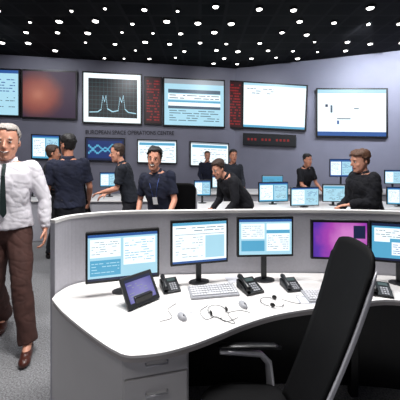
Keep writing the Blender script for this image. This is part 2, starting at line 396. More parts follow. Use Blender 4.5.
monitor((*W(200,0,1.99).xy,DZ),math.radians(13),0.392,0.298,1.02-DZ,E_WHITE,[(0,0.93,1,1,E_SKY),(0,0,1,0.05,E_BLUE),(0.04,0.7,0.96,0.71,E_TEXT),(0.6,0.1,0.96,0.66,E_PALE)]+rows(0.05,0.12,0.55,0.66,8,E_GREY,21,0.22,0.5)+rows(0.05,0.76,0.95,0.9,2,E_TEXT,22,0.25),'black monitor with a white text window, behind a keyboard',GD)
monitor((*W(265.5,0,2.02).xy,DZ),math.radians(3),0.385,0.27,1.045-DZ,E_PALE,[(0,0.93,1,1,E_BLUE),(0.04,0.45,0.48,0.88,E_WHITE),(0.52,0.1,0.96,0.88,E_WHITE),(0.04,0.1,0.48,0.4,E_SKY),(0.52,0.6,0.96,0.7,E_SKY)]+rows(0.06,0.5,0.46,0.84,6,E_GREY,31,0.3)+rows(0.54,0.14,0.94,0.56,7,E_GREY,32,0.3),'black monitor with white and blue tables, above a desk phone',GD)
monitor((*W(340,0,2.0).xy,DZ),math.radians(-4),0.375,0.265,1.03-DZ,purple,[(0.75,0.55,0.97,0.92,E_NAVY)],'black monitor with a purple wallpaper, beyond the black chair',GD)
monitor((*W(402,0,1.97).xy,DZ),math.radians(-14),0.385,0.275,1.02-DZ,E_SKY,c_win2(4),'black monitor with overlapping pale windows, beside the black chair',GD)
def middesk(x0,x1,y0,y1,label):
    e=thing('desk',label,'desk',((x0+x1)/2,(y0+y1)/2,0),0,'long desks in the middle of the room'); w=x1-x0; d=y1-y0
    box('worktop',(0,0,0.725),(w,d,0.03),M_WHITE,e,0.006)
    box('underdesk_panel',(0,-d/2+0.06,0.36),(w-0.1,0.02,0.7),M_PART,e)
    for sx in (-1,1):
        for sy in (-1,1): box('leg',(sx*(w/2-0.06),sy*(d/2-0.12),0.355),(0.05,0.05,0.71),M_DG,e)
    return e
middesk(-0.3,4.3,4.5,5.2,'long white desk carrying a row of monitors')
middesk(-0.35,4.3,6.15,6.9,'long white desk nearer the wall with monitors')
middesk(-3.9,-0.6,5.3,6.1,'long white desk with monitors behind standing people')
GMid='monitors on the mid-room desks'
def midmon(px0,px1,py0,py1,d,rz,bm,rc,lab):
    h=(py1-py0)*d/F; w=(px1-px0)*d/F; p=W((px0+px1)/2,(py0+py1)/2,d)
    monitor((p.x,d,DZ),math.radians(rz),w,h,p.z-DZ,bm,rc,lab,GMid,0.012)
midmon(258,289,182,202,4.9,8,E_SKY,c_window(41),'monitor with light blue windows on long white desk')
midmon(290,320,187,206,4.65,8,E_PALE,c_window(42),'monitor with pale windows on long white desk')
midmon(323,345,184,202,4.8,-5,E_PALE,c_table(43),'monitor with pale table on long white desk')
midmon(388,412,187,205,4.7,-12,E_SKY,c_window(44),'monitor with light blue windows on long white desk')
midmon(194,211,180,196,5.0,6,E_SKY,c_window(45),'small monitor with blue window at the desk end')
midmon(212,228,176,188,6.45,0,E_PALE,c_window(46),'small monitor on desk near the wall')
midmon(262,283,175,188,6.45,0,E_SKY,c_table(47),'small monitor on desk near the wall')
midmon(330,353,159,177,6.5,-5,E_BLUE,c_window(48),'raised monitor with blue windows on desk near the wall')
midmon(385,402,170,184,6.4,-5,E_PALE,c_window(49),'small monitor on desk near the wall')
midmon(100,118,172,187,5.7,5,E_SKY,c_window(50),'small monitor on desk behind standing people')
midmon(20,42,172,188,5.7,5,E_SKY,c_window(51),'small monitor on desk behind standing people')
# ---------------------------------------------------------------- desk items
tp=thing('touch_panel','black tilted touch panel with violet-blue screen on the desk','touch panel',(-0.312,1.715,DZ),math.radians(44))
tilt=math.radians(54); Rt=Matrix.Rotation(-(math.pi/2-tilt),3,'X')
w,h=0.212,0.175
def TPp(x,z,off): 
    v=Rt@Vector((x,-off,z)); return v+Vector((0,-0.0,0.012))
V=[TPp(x,z,o) for o in (0.0,-0.02) for x,z in ((-w/2,0),(w/2,0),(w/2,h),(-w/2,h))]
meshobj('casing',V,[(0,1,2,3),(4,7,6,5),(0,4,5,1),(1,5,6,2),(2,6,7,3),(3,7,4,0)],M_DG,tp,bevel=0.004)
tpm=em_blob('touch_panel_image',[(0.0,(50,52,108)),(0.5,(88,86,160)),(1.0,(150,146,205))],scale=(0.18,0.18,0.18),loc=(0,0,0.08),distort=0.3)
rects_mesh(lambda u,v,off:TPp(-w/2+0.02+(w-0.04)*u,0.024+(h-0.044)*v,0.001+off),tpm,[(0.0,0.88,1,1,E_NAVY)]+rows(.06,.1,.94,.8,6,E_GREY,77,.25,.5),'screen',tp,0.0006)
bk=Geo(); bk.box((0,0.06,0.03),(0.12,0.10,0.06)); bk.obj('base',M_BLK,tp,False,bevel=0.006)
def phone(px,py,rz,m,label,sc=.8):
    p=onz(px,py,DZ); e=thing('desk_phone',label,'telephone',p,math.radians(rz),'desk phones'); e.scale=(sc,sc,sc)
    V=[Vector((x,y,z)) for x,y,z in ((-.075,-.085,0),(.075,-.085,0),(.075,.085,0),(-.075,.085,0),(-.075,-.085,.018),(.075,-.085,.018),(.075,.085,.065),(-.075,.085,.065))]
    meshobj('body',V,[(0,3,2,1),(4,5,6,7),(0,1,5,4),(1,2,6,5),(2,3,7,6),(3,0,4,7)],m,e,bevel=0.005)
    g=Geo(); g.tube([(-.05,-.075,.035),(-.05,-.06,.05),(-.05,0,.072),(-.05,.06,.088),(-.05,.078,.085)],[.02,.02,.013,.02,.02],10); g.obj('handset',m,e)
    s=math.atan2(.047,.17); R=Matrix.Rotation(s,3,'X'); g=Geo()
    for i in range(3):
        for j in range(4): g.box((.0+.02*i,-.065+.022*j,.0435+(-.065+.022*j)*.276),(.014,.014,.008),R)
    g.obj('keypad',M_GREY,e,False)
    meshobj('display',[R@Vector((x,y,0))+Vector((.02,.05,.0585)) for x,y in ((-.035,-.018),(.035,-.018),(.035,.018),(-.035,.018))],[(0,1,2,3)],em('lcd',(96,120,120),0.6),e)
phone(170,289,20,M_DG,'dark grey desk phone beside the touch panel',.75)
phone(250,290,22,M_BLK,'black desk phone below a monitor',.82)
phone(381,293,-20,M_BLK,'black desk phone beside the chair',.75)
phone(291,288,10,M_DG,'dark grey desk phone beside papers',.7)
def keyboard(px,py,rz,label,w=0.31,dp=1.0):
    p=onz(px,py,DZ); e=thing('keyboard',label,'keyboard',p,math.radians(rz),'keyboards')
    box('body',(0,0,0.007),(w,0.14*dp,0.014),M_GREY,e,0.004)
    g=Geo()
    for j in range(5):
        for i in range(16):
            if j==0 and 4<i<10: continue
            g.box((-w/2+0.018+i*(w-0.036)/15,(-0.048+j*0.024)*dp,0.017),((w-0.036)/15*0.8,0.017*dp,0.008))
    g.box((-w/2+0.018+7*(w-0.036)/15,-0.048*dp,0.017),((w-0.036)/15*4.6,0.017*dp,0.008))
    g.obj('keys',M_KEY,e,False)
keyboard(213,292,10,'light grey keyboard on white desk',.30,1.15)
keyboard(330,297,2,'light grey keyboard beyond the chair')
def mouse(px,py,rz,m):
    p=onz(px,py,DZ); e=thing('computer_mouse','small computer mouse lying on the white desk','mouse',p,math.radians(rz),'computer mice'); e.scale=(.8,.8,.8)
    g=Geo(); g.ell((0,0,0.006),(0.027,0.05,0.026)); 
    for v in g.v: v.z=max(v.z,0)
    g.obj('body',m,e); g=Geo(); g.ell((0,-0.025,0.03),(0.004,0.009,0.006),n=8,m=5); g.obj('scroll_wheel',M_DG,e)
mouse(243,306,20,M_GREY); mouse(182,318,30,M_GREY)
def headset(px,py,rz,sc):
    p=onz(px,py,DZ)+Vector((0,0,.002)); e=thing('headset','black headset with microphone lying on the desk','headset',p,math.radians(rz),'headsets'); e.scale=(sc,sc,sc)
    g=Geo(); g.tube([(0.075*math.cos(math.radians(a)),0.085*math.sin(math.radians(a)),0.008+0.004*math.sin(math.radians(a))) for a in range(-10,191,15)],0.003); g.obj('headband',M_DG,e)
    for sx in (-1,1):
        g=Geo(); g.ell((sx*0.072,-0.03,0.020),(0.010,0.022,0.020)); g.obj('ear_cushion',M_BLK,e)
    g=Geo(); g.tube([(-0.075,-0.04,0.018),(-0.07,-0.08,0.012),(-0.04,-0.11,0.009),(-0.02,-0.115,0.009)],[.0025,.0025,.0025,.006]); g.obj('microphone_arm',M_BLK,e)
headset(217,312,25,.66); headset(270,303,70,.66)
def cable(pts,label):
    P=[onz(a,b,DZ) for a,b in pts]; P=crv([(p.x,p.y) for p in P],6); o0=P[0]
    g=Geo(); g.tube([p-o0+Vector((0,0,.003)) for p in P],.0014,6); o=g.obj('cable',M_DG,None); o.location=(o0.x,o0.y,DZ); o['label']=label; o['category']='cable'; o['group']='thin desk cables'
cable([(222,320),(235,324),(228,314),(240,311),(250,313)],'thin black headset cable curling on the desk')
cable([(208,306),(200,312),(206,320),(216,317),(226,322),(238,318)],'thin black headset cable curling on the desk')
cable([(282,300),(300,304),(296,296),(310,299)],'thin black cable lying on the desk')
cable([(160,322),(172,318),(168,310),(176,304)],'thin black cable lying on the desk')
def paper(px,py,rz,w=0.15,h=0.2):
    p=onz(px,py,DZ); o=box('paper_sheet',(0,0,0.0015),(w,h,0.003),mat('paper',(212,214,222),0.8,var=.04)); o.location=p; o.rotation_euler=(0,0,math.radians(rz))
    o['label']='white sheet of paper lying on the desk'; o['category']='paper'; o['group']='paper sheets'
paper(188,309,-20,0.07,0.06); paper(362,290,5,0.1,0.12); paper(233,279.5,14,.09,.10); paper(306,300,-8,.1,.09)
# ---------------------------------------------------------------- chair
def make_chair(loc,rz,label):
    e=thing('office_chair',label,'chair',loc,rz,'black office chairs')
    g=Geo(); n=20
    def sup(a,rx,ry,p=3.2):
        c,s=math.cos(a),math.sin(a); return (math.copysign(abs(c)**(2/p),c)*rx,math.copysign(abs(s)**(2/p),s)*ry)
    rings=[]
    for z,k in ((0.43,.86),(0.445,.97),(0.475,1.0),(0.495,.97),(0.505,.85),(.507,.5)):
        rings.append([(sup(2*math.pi*i/28,0.21*k,0.225*k)[0],sup(2*math.pi*i/28,0.21*k,0.225*k)[1]-.06,z) for i in range(28)])
    g.loft(rings); g.obj('seat',M_BLK2,e)
    def prof(t):
        z=0.50+0.745*t; y=0.135+0.268*t+0.018*math.sin(t*math.pi*1.0)
        hw=0.128+0.030*min(1,t*1.25)
        if t>0.90: hw*=1-((t-0.90)/0.10)**2*0.16
        return y,z,hw
    V=[];Fc=[];nt_=24;nx=12
    for side in (0,1):
        for k in range(nt_+1):
            y,z,hw=prof(k/nt_)
            for i in range(nx+1):
                s=-1+2*i/nx; zz=z-(0.02*s**4 if k>nt_*0.9 else 0)
                V.append(Vector((s*hw,y-0.018*s*s+(0.007 if side else -0.007),zz)))
    N=(nt_+1)*(nx+1); id_=lambda sd,k,i: sd*N+k*(nx+1)+i
    for k in range(nt_):
        for i in range(nx):
            Fc.append((id_(0,k,i),id_(0,k,i+1),id_(0,k+1,i+1),id_(0,k+1,i)))
            Fc.append((id_(1,k,i),id_(1,k+1,i),id_(1,k+1,i+1),id_(1,k,i+1)))
        Fc.append((id_(0,k,0),id_(0,k+1,0),id_(1,k+1,0),id_(1,k,0))); Fc.append((id_(0,k,nx),id_(1,k,nx),id_(1,k+1,nx),id_(0,k+1,nx)))
    for i in range(nx):
        Fc.append((id_(0,0,i),id_(1,0,i),id_(1,0,i+1),id_(0,0,i+1))); Fc.append((id_(0,nt_,i),id_(0,nt_,i+1),id_(1,nt_,i+1),id_(1,nt_,i)))
    meshobj('backrest',V,Fc,M_BLK2,e,smooth=True)
    for sx in (-1,1):
        g=Geo(); pts=[]
        for k in range(0,23):
            y,z,hw=prof(k/nt_); pts.append((sx*(hw+0.003),y-0.004,z))
        g.tube(pts,[.010]*20+[.008,.006,.003],8); g.obj('backrest_frame',mat('pale_frame',(200,200,206),.35,metal=.2),e,label='pale silver side rail of the backrest')
    g=Geo(); g.tube([(0,0.03,0.40),(0,0.12,0.41),(0,0.175,0.46),(0,0.20,0.56),(0,0.24,0.7)],[.03,.03,.028,.022,.014],10); g.obj('back_support',M_DG,e)
    for sx in (-1,1):
        g=Geo(); g.tube([(sx*0.14,0.08,0.42),(sx*0.205,0.08,0.43),(sx*0.222,0.08,0.48),(sx*0.222,0.07,0.58),(sx*.222,.03,.622),(sx*.222,-.10,.630),(sx*.222,-.17,.632)],[.014,.018,.020,.018,.016,.014,.012],10); ar=g.obj('armrest',M_ALU,e,label='shiny metal armrest support')
        g=Geo(); g.tube([(sx*0.222,-0.17,0.645),(sx*0.222,-0.155,0.661),(sx*0.222,-0.02,0.667),(sx*0.222,0.10,0.661),(sx*0.222,0.13,0.638)],[.014,.023,.023,.022,.012],12)
        for v in g.v: v.z=0.660+(v.z-0.660)*0.42
        pd=g.obj('armrest_pad',M_BLK,None,label='black armrest pad'); pd.parent=ar
    g=Geo(); g.cone((0,0,0.12),0.03,(0,0,0.3),0.028); g.cone((0,0,0.28),0.018,(0,0,0.43),0.018); g.box((0,0.02,0.415),(0.2,0.24,0.035)); g.obj('column',M_DG,e,False)
    g=Geo()
    for k in range(5):
        a=math.radians(72*k+18); g.tube([(0,0,0.12),(0.15*math.cos(a),0.15*math.sin(a),0.105),(0.3*math.cos(a),0.3*math.sin(a),0.075)],[.03,.022,.014])
    g.obj('star_base',M_ALU,e,label='polished five-arm base')
    for k in range(5):
        a=math.radians(72*k+18); c=Vector((0.3*math.cos(a),0.3*math.sin(a),0.03)); t=Vector((-math.sin(a),math.cos(a),0))
        g=Geo(); g.cone(c-t*0.028,0.03,c-t*0.006,0.03); g.cone(c+t*0.006,0.03,c+t*0.028,0.03); g.cone(c,0.008,c+Vector((0,0,0.045)),0.008); g.obj('castor',M_BLK,e,False)
    return e
ch=make_chair((0.268,1.262,0),math.radians(-90),'black high-back mesh office chair with silver rails at the desk')
copy_thing(ch,(*W(187,0,3.9).xy,0),math.radians(175),'black high-back office chair standing behind the partition')
copy_thing(ch,(*W(94,0,4.7).xy,0),math.radians(160),'black high-back office chair beside standing people')
# ---------------------------------------------------------------- PEOPLE
SKINS={'a':(218,156,130),'b':(190,130,104),'c':(208,146,120)}
def ik(a,b,l1,l2,pole):
    d=b-a; L=min(d.length,(l1+l2)*0.998); dh=d.normalized(); b=a+dh*L
    x=(l1*l1-l2*l2+L*L)/(2*L); h=math.sqrt(max(0,l1*l1-x*x)); pv=pole-dh*pole.dot(dh); pv.normalize()
    return a+dh*x+pv*h,b
def person(loc,heading,height,lean,wrists,ankles,shirt,trousers,hair,label,skin='a',sleeve='short',hy=0,hp=0,detail=0.010,
           shoecol=(30,24,22),squeeze=0.9,curl=22,extras=None,poles=None,tilt=0,bulk=0.0,hl=.084,vol=.008,hs=1.06,wr_amp=.014,smile=False,tw=0.0,topname='shirt',stache=False,leg=1.0,crease=3.0,roll=0.0,tous=.010):
    e=thing('person',label,'person',(loc[0],loc[1],0))
    S=height/1.75; Rh=Matrix.Rotation(math.radians(heading),3,'Z')
    def X(v):
        v=Rh@(Vector(v)*S); return Vector((v.x*squeeze,v.y,v.z))
    la=math.radians(lean); ra=math.radians(roll)
    def T(v):
        v=Vector(v); t=max(0,min(1,(v.z-0.93)/0.25)); t=t*t*(3-2*t)
        p=Vector((0,0,0.95)); q=v-p; R=Matrix.Rotation(la*t,3,'X')@Matrix.Rotation(ra*t,3,'Y'); return R@q+p
    TORSO=[(.80,.10,.085,.01),(.84,.145,.105,.01),(.92,.168,.118,.012),(1.0,.155,.108,.0),(1.1,.143,.102,-.005),(1.2,.155,.112,-.008),(1.3,.17,.12,-.005),(1.37,.172,.112,.0),(1.42,.15,.09,.01),(1.455,.10,.07,.012),(1.48,.06,.055,.01)]
    def torso(g,z0,z1,inf):
        rings=[]
        for z,rx,ry,yc in TORSO:
            if z<z0-1e-6 or z>z1+1e-6: continue
            rings.append([T((math.copysign(abs(math.cos(a))**0.85,math.cos(a))*(rx+inf),yc+math.copysign(abs(math.sin(a))**0.85,math.sin(a))*(ry+inf),z)) for a in [2*math.pi*i/24 for i in range(24)]])
        g.loft(rings)
    sh={}; el={}; wr={}
    for k,sx in (('L',1),('R',-1)):
        sh[k]=T((sx*.178,.005,1.400))
        pole=(poles or {}).get(k,Vector((sx*0.5,1,-0.3)))
        el[k],wr[k]=ik(sh[k],Vector(wrists[k]),.285,.25,Vector(pole))
    hip={};kn={};an={}
    for k,sx in (('L',1),('R',-1)):
        hip[k]=Vector((sx*.085,.01,.90)); kn[k],an[k]=ik(hip[k],Vector(ankles[k]),.42*leg,.41*leg,Vector((sx*0.05,-1,0)))
    hc=T((0,-.014,1.628)); HR=Matrix.Rotation(math.radians(hy),3,'Z')@Matrix.Rotation(la*0.2+math.radians(hp),3,'X')@Matrix.Rotation(math.radians(tilt),3,'Y')
    nb=T((0,.01,1.45)); HS=hs
    HD=[(-.122,.02,.018,-.062),(-.112,.037,.036,-.048),(-.09,.052,.058,-.028),(-.06,.062,.076,-.013),(-.03,.068,.088,-.002),(0,.071,.094,.004),(.035,.0745,.098,.008),(.065,.072,.093,.01),(.09,.06,.077,.012),(.107,.042,.054,.013),(.117,.015,.02,.014)]
    def H(v): return hc+HR@(Vector(v)*HS)
    def headring(z,rx,ry,yc,inf=0,n=24): return [H((math.cos(2*math.pi*i/n)*(rx+inf),yc+math.sin(2*math.pi*i/n)*(ry+inf),z)) for i in range(n)]
    g=Geo()
    torso(g,.80,1.48,0)
    g.loft([headring(*r) for r in HD])
    g.capsule(nb,.060,H((0,.015,-.07)),.054)
    g.capsule(H((0,-.088,.012)),.008,H((0,-.116,-.030)),.012,8); g.ell(H((0,-.102,-.036)),(.019,.014,.009),n=10,m=6)
    for sx in (-1,1):
        g.ell(H((sx*.074,.012,-.012)),(.010,.02,.032),HR,10,7)
        g.ell(H((sx*.03,-.082,.024)),(.024,.012,.008),HR,10,5)
        g.ell(H((sx*.040,-.062,-.035)),(.022,.022,.02),HR,10,5)
    g.ell(H((0,-.086,-.068)),(.026,.012,.012),HR,10,5); g.ell(H((0,-.082,-.104)),(.02,.014,.014),HR,10,5)
    for k,sx in (('L',1),('R',-1)):
        g.capsule(sh[k],.056,sh[k].lerp(el[k],.5),.048); g.capsule(sh[k].lerp(el[k],.5),.048,el[k],.038)
        g.capsule(el[k],.038,el[k].lerp(wr[k],.35),.039); g.capsule(el[k].lerp(wr[k],.35),.039,wr[k],.025)
        g.capsule(hip[k],.085,hip[k].lerp(kn[k],.5),.072); g.capsule(hip[k].lerp(kn[k],.5),.072,kn[k],.052)
        g.capsule(kn[k],.052,kn[k].lerp(an[k],.35),.054); g.capsule(kn[k].lerp(an[k],.35),.054,an[k],.036)
        g.capsule(an[k],.036,Vector((an[k].x,an[k].y-.10,max(.035,an[k].z-.05))),.026)
        d=(wr[k]-el[k]).normalized(); side=Vector((-sx,0,0)) if abs(d.x)<0.8 else Vector((0,0,-1))
        if d.z>-0.5: side=Vector((0,0,-1)) if abs(d.z)<0.8 else Vector((-sx,0,0))
        nn=(side-d*side.dot(d)).normalized(); ss=d.cross(nn).normalized()
        ref=Vector((-sx*0.6,-1,0.2)); 
        if ss.dot(ref)<0: ss=-ss
        R3=Matrix((ss,nn,d)).transposed()
        g.ell(wr[k]+d*.05,(.042,.017,.055),R3,14,9)
        cr=math.radians(curl)
        for off,ln in ((.030,.95),(.010,1.06),(-.011,.98),(-.030,.78)):
            p=wr[k]+d*.088+ss*off; a=cr*0.6
            for sl,r0,r1 in ((.040,.0100,.0092),(.027,.0092,.0085),(.021,.0085,.0075)):
                dd=d*math.cos(a)+nn*math.sin(a)+ss*off*0.8; dd.normalize(); q=p+dd*sl*ln; g.capsule(p,r0,q,r1,8); p=q; a+=cr
        p=wr[k]+d*.028+ss*.034
        q=p+(d*.65+ss*.6+nn*.35).normalized()*.040; g.capsule(p,.014,q,.011,8); q2=q+(d*.85+ss*.25+nn*.4).normalized()*.03; g.capsule(q,.011,q2,.0085,8)
    g.v=[X(v) for v in g.v]
    me=voxmesh(g,detail,2); sm=mat('skin_'+skin,SKINS[skin],0.5,var=.06,scale=30)
    def add(me,name,m,lab=None,par=e):
        me.materials.clear(); me.materials.append(m)
        for p in me.polygons: p.use_smooth=True
        o=bpy.data.objects.new(name,me); COL.objects.link(o); o.parent=par
        if lab: o['label']=lab
        return o
    body=add(me,'body',sm)
    sd_=(round(loc[0]*37)%100)
    def wrinkle(me,amp,freq):
        me.update()
        ns=[v.normal.copy() for v in me.vertices]
        for v,nm in zip(me.vertices,ns):
            q=Vector((v.co.x*freq+v.co.z*freq*.5+sd_,v.co.y*freq,v.co.z*freq*0.9)); q3=Vector((v.co.x*freq*1.1+v.co.z*freq*1.2,v.co.y*freq*1.2+sd_,v.co.z*freq*1.3))
            v.co+=nm*(noise.noise(q)*amp*.8+(abs(noise.noise(q*1.9))-.2)*amp*.5-max(0,.12-abs(noise.noise(q3)))*amp*crease+amp*.1)
    cv=max(detail,.009)
    g=Geo(); torso(g,.92,1.455,.016+bulk)
    for k in 'LR':
        g.capsule(sh[k],.070+bulk*.5,sh[k].lerp(el[k],.5),.060+bulk*.6)
        if sleeve=='long':
            g.capsule(sh[k].lerp(el[k],.5),.060+bulk*.6,el[k],.050+bulk*.5); g.capsule(el[k],.050+bulk*.5,wr[k].lerp(el[k],.22),.042+bulk*.3); g.cone(wr[k].lerp(el[k],.3),.041,wr[k].lerp(el[k],.02),.037)
        else: g.cone(sh[k].lerp(el[k],.4),.062+bulk*.5,sh[k].lerp(el[k],.78),.062+bulk*.5)
    g.v=[X(v) for v in g.v]; me=voxmesh(g,cv,3); wrinkle(me,wr_amp,9)
    add(me,topname,shirt)
    g=Geo(); torso(g,.80,1.0,.012)
    for k in 'LR':
        m_=hip[k].lerp(kn[k],.5)
        g.capsule(hip[k],.098+tw,m_,.086+tw); g.capsule(m_,.086+tw,kn[k],.070+tw); g.cone(kn[k],.070+tw,an[k]+Vector((0,0.005,.0)),.066+tw); g.capsule(kn[k],.069+tw,kn[k]+Vector((0,0,-.02)),.068+tw)
    g.v=[X(v) for v in g.v]; me=voxmesh(g,cv,3); wrinkle(me,wr_amp,7)
    add(me,'trousers',trousers)
    g=Geo(); rb=[]
    for z in (.985,1.015):
        rb.append([X(T((math.cos(a)*.176,-.0+math.sin(a)*.13,z))) for a in [2*math.pi*i/28 for i in range(28)]])
    g.loft(rb); g.obj('belt',mat('belt_leather',(30,22,20),.5),e)
    for k in 'LR':
        g=Geo(); a=an[k]; b0=a.z-.09
        g.ell((a.x,a.y+.02,b0+.045),(.04,.05,.05)); g.ell((a.x,a.y-.06,b0+.035),(.043,.09,.042)); g.ell((a.x,a.y-.13,b0+.028),(.044,.06,.033))
        for v in g.v: v.z=max(v.z,b0)
        g.v=[X(v) for v in g.v]; me=voxmesh(g,.008,2); add(me,'shoe',mat('shoe_%d_%d'%(shoecol[0],shoecol[1]),shoecol,.3))
    g=Geo(); rb=[]
    for z,r in ((1.430,.092),(1.475,.076),(1.500,.070)):
        rb.append([X(T((math.cos(a)*r,.006+math.sin(a)*r*.95,z-(.03 if math.sin(a)<-.6 else 0)))) for a in [2*math.pi*i/24 for i in range(24)]])
    g.loft(rb); g.obj('collar',shirt,e)
    Fc=[];n=40
    zs=[-.085+.2*i/20 for i in range(21)]
    def interp(z):
        for a,b_ in zip(HD[:-1],HD[1:]):
            if a[0]<=z<=b_[0]:
                t=(z-a[0])/(b_[0]-a[0]); return [a[i]+(b_[i]-a[i])*t for i in range(1,4)]
        return HD[-1][1:]
    loc3=[]
    for z in zs:
        rx,ry,yc=interp(z)
        for i in range(n):
            a=2*math.pi*i/n; tn=noise.noise(Vector((math.cos(a)*9+sd_,math.sin(a)*9,z*45))); inf=vol*(0.5 if z<.03 else 1)+tous*tn
            loc3.append(Vector((math.cos(a)*(rx+inf),yc+math.sin(a)*(ry+inf),z+ (vol*.9+tous*noise.noise(Vector((math.cos(a)*6,math.sin(a)*6,sd_+z*30))) if z>.07 else 0))))
    top=len(loc3); loc3.append(Vector((0,.014,.119+vol)))
    V=[X(H(v)) for v in loc3]
    def keep(v):
        f=-(v.y-.008)/.1
        sw=.018*noise.noise(Vector((v.x*30,sd_,0)))
        if f>.45: line_=hl+sw-abs(v.x)*.15
        elif f>.2: line_=.03+(f-.2)*.15
        else: line_=-.03+f*.1 if f>0 else -.035+f*.045
        return v.z>line_
    for k in range(len(zs)-1):
        for i in range(n):
            j=(i+1)%n; idx=(k*n+i,k*n+j,(k+1)*n+j,(k+1)*n+i); c=sum((loc3[q] for q in idx),Vector())/4
            if keep(c): Fc.append(idx)
    for i in range(n): Fc.append(((len(zs)-1)*n+i,(len(zs)-1)*n+(i+1)%n,top))
    ho=meshobj('hair',V,Fc,hair,e,smooth=True)
    sd=ho.modifiers.new('s','SOLIDIFY'); sd.thickness=.010; sd.offset=-1
    for sx in (-1,1):
        g=Geo(); g.ell(H((sx*.030,-.0815,.0)),(.0145,.008,.0075),HR,12,7); g.v=[X(v) for v in g.v]; ey=g.obj('eye',mat('eye_white',(205,196,190),.3),e)
        g=Geo(); g.ell(H((sx*.030,-.0885,.0)),(.0070,.003,.0068),HR,10,5); g.v=[X(v) for v in g.v]; o=g.obj('iris',mat('iris_dark',(34,24,20),.3),None); o.parent=ey
        g=Geo(); g.ell(H((sx*.031,-.0955,.023)),(.019,.005,.0045),HR,10,5); g.v=[X(v) for v in g.v]; g.obj('eyebrow',hair,e)
    g=Geo(); yb=-.0975
    g.tube([H((x*.032,yb+abs(x)*.012,-.066+(.008*x*x if smile else 0))) for x in (-1,-.5,0,.5,1)],[.002,.006,.007,.006,.002],8); g.v=[X(v) for v in g.v]; mo=g.obj('mouth',mat('lips',(146,74,68),.5),e)
    if smile:
        g=Geo(); g.tube([H((x*.024,yb-.006+abs(x)*.008,-.066+.006*x*x)) for x in (-1,-.5,0,.5,1)],[.001,.0034,.004,.0034,.001],8); g.v=[X(v) for v in g.v]; o=g.obj('teeth',mat('teeth',(235,230,220),.3),None); o.parent=mo
    if stache:
        g=Geo(); g.tube([H((x*.034,yb-.004+abs(x)*.014,-.053-.007*x*x)) for x in (-1,-.5,0,.5,1)],[.002,.005,.0045,.005,.002],8); g.v=[X(v) for v in g.v]; g.obj('moustache',hair,e)
    if extras: extras(e,X,T,H,add)
    return e
M_NAVY=mat('navy_cotton',(20,25,46),.9,var=.25,scale=12)
M_BLKSH=mat('black_cotton',(13,14,22),.9,var=.25,scale=12)
M_CHAR=mat('charcoal_cotton',(26,30,40),.9,var=.25,scale=12)
M_WSH=mat('white_shirt_cotton',(228,224,230),.85,var=.03,scale=14)
M_BRN=mat('brown_trousers',(72,44,38),.85,var=.2,scale=14)
M_DTR=mat('dark_trousers',(20,20,28),.9,var=.15)
M_HB=mat('hair_black',(15,12,12),.6,var=.4,scale=90,bump=.5)
M_HBR=mat('hair_brown',(56,38,28),.6,var=.4,scale=90,bump=.5)
M_HLB=mat('hair_light_brown',(92,62,44),.6,var=.4,scale=90,bump=.5)
M_HG=mat('hair_grey',(160,152,146),.7,var=.35,scale=90,bump=.5)
def tie(e,X,T,H,add):
    g=Geo(); rg=[]
    for z,w,y in ((1.45,.012,-.102),(1.41,.015,-.134),(1.36,.013,-.154),(1.2,.020,-.162),(1.06,.024,-.156),(1.03,.004,-.154)):
        rg.append([X(T((x,y-dy,z))) for x,dy in ((-w,0),(w,0),(w,.006),(-w,.006))])
    g.loft(rg); g.obj('necktie',mat('green_tie',(24,44,42),.6),e,False,label='dark green necktie')
def badge(e,X,T,H,add):
    g=Geo()
    for sx in (-1,1): g.tube([X(T((sx*.075,-.07,1.44))),X(T((sx*.055,-.130,1.36))),X(T((sx*.02,-.150,1.2)))],.004,6)
    ln=g.obj('lanyard',mat('lanyard_blue',(60,80,140),.7),e)
    g=Geo(); rg=[[X(T((x,-.15-dy,z))) for x,dy in ((-.03,0),(.03,0),(.03,.005),(-.03,.005))] for z in (1.11,1.2)]
    g.loft(rg); g.obj('badge',mat('badge_white',(230,230,230),.5),e,False,label='white name badge')
person((W(8,0,2.62).x,2.62),22,1.83,1,{'L':(.30,-.10,.90),'R':(-.30,.14,.90)},{'L':(.20,-.31,.09),'R':(-.08,.20,.09)},M_WSH,M_BRN,M_HG,
  'walking man in white long-sleeved shirt, dark tie and brown trousers','a','long',hy=2,hp=3,detail=.007,shoecol=(74,36,28),extras=tie,curl=32,poles={'L':(1,.5,0),'R':(-.6,1,0)},bulk=.014,hl=.094,vol=.009,hs=1.2,wr_amp=.014,smile=True,leg=1.075,crease=2.2,squeeze=.95,tw=.006,tous=.008)
person((W(70,0,3.6).x,3.6),200,1.82,0,{'L':(.27,-.05,.88),'R':(-.22,-.20,.95)},{'L':(.10,0,.09),'R':(-.10,0,.09)},M_NAVY,M_DTR,M_HB,
  'standing person in navy polo shirt seen from behind','b','short',hy=40,bulk=.006,roll=2)
person((W(50,0,4.6).x,4.6),120,1.70,3,{'L':(.25,-.1,.9),'R':(-.22,-.2,1.05)},{'L':(.10,0,.09),'R':(-.10,0,.09)},M_BLKSH,M_DTR,M_HBR,
  'standing person in black clothes beside a navy-shirted person','b','long',detail=.012,vol=.013)
person((W(130,0,4.25).x,4.25),-75,1.74,15,{'L':(.06,-.42,1.06),'R':(-.10,-.36,1.02)},{'L':(.09,-.05,.09),'R':(-.09,.08,.09)},M_CHAR,M_DTR,M_HBR,
  'man in dark polo leaning with forearms raised, white badge on chest','a','short',hy=0,hp=4,extras=badge,hl=.092,bulk=.008)
person((W(161,0,3.45).x,3.45),-12,1.66,9,{'L':(.20,-.30,.98),'R':(-.26,-.18,.93)},{'L':(.10,0,.09),'R':(-.10,0,.09)},M_NAVY,M_DTR,M_HB,
  'smiling dark-haired man with moustache in navy shirt, arms lowered','c','short',hy=10,hp=-2,tilt=6,hs=1.12,smile=True,vol=.015,stache=True,bulk=.006,extras=badge,roll=-4,tous=.014)
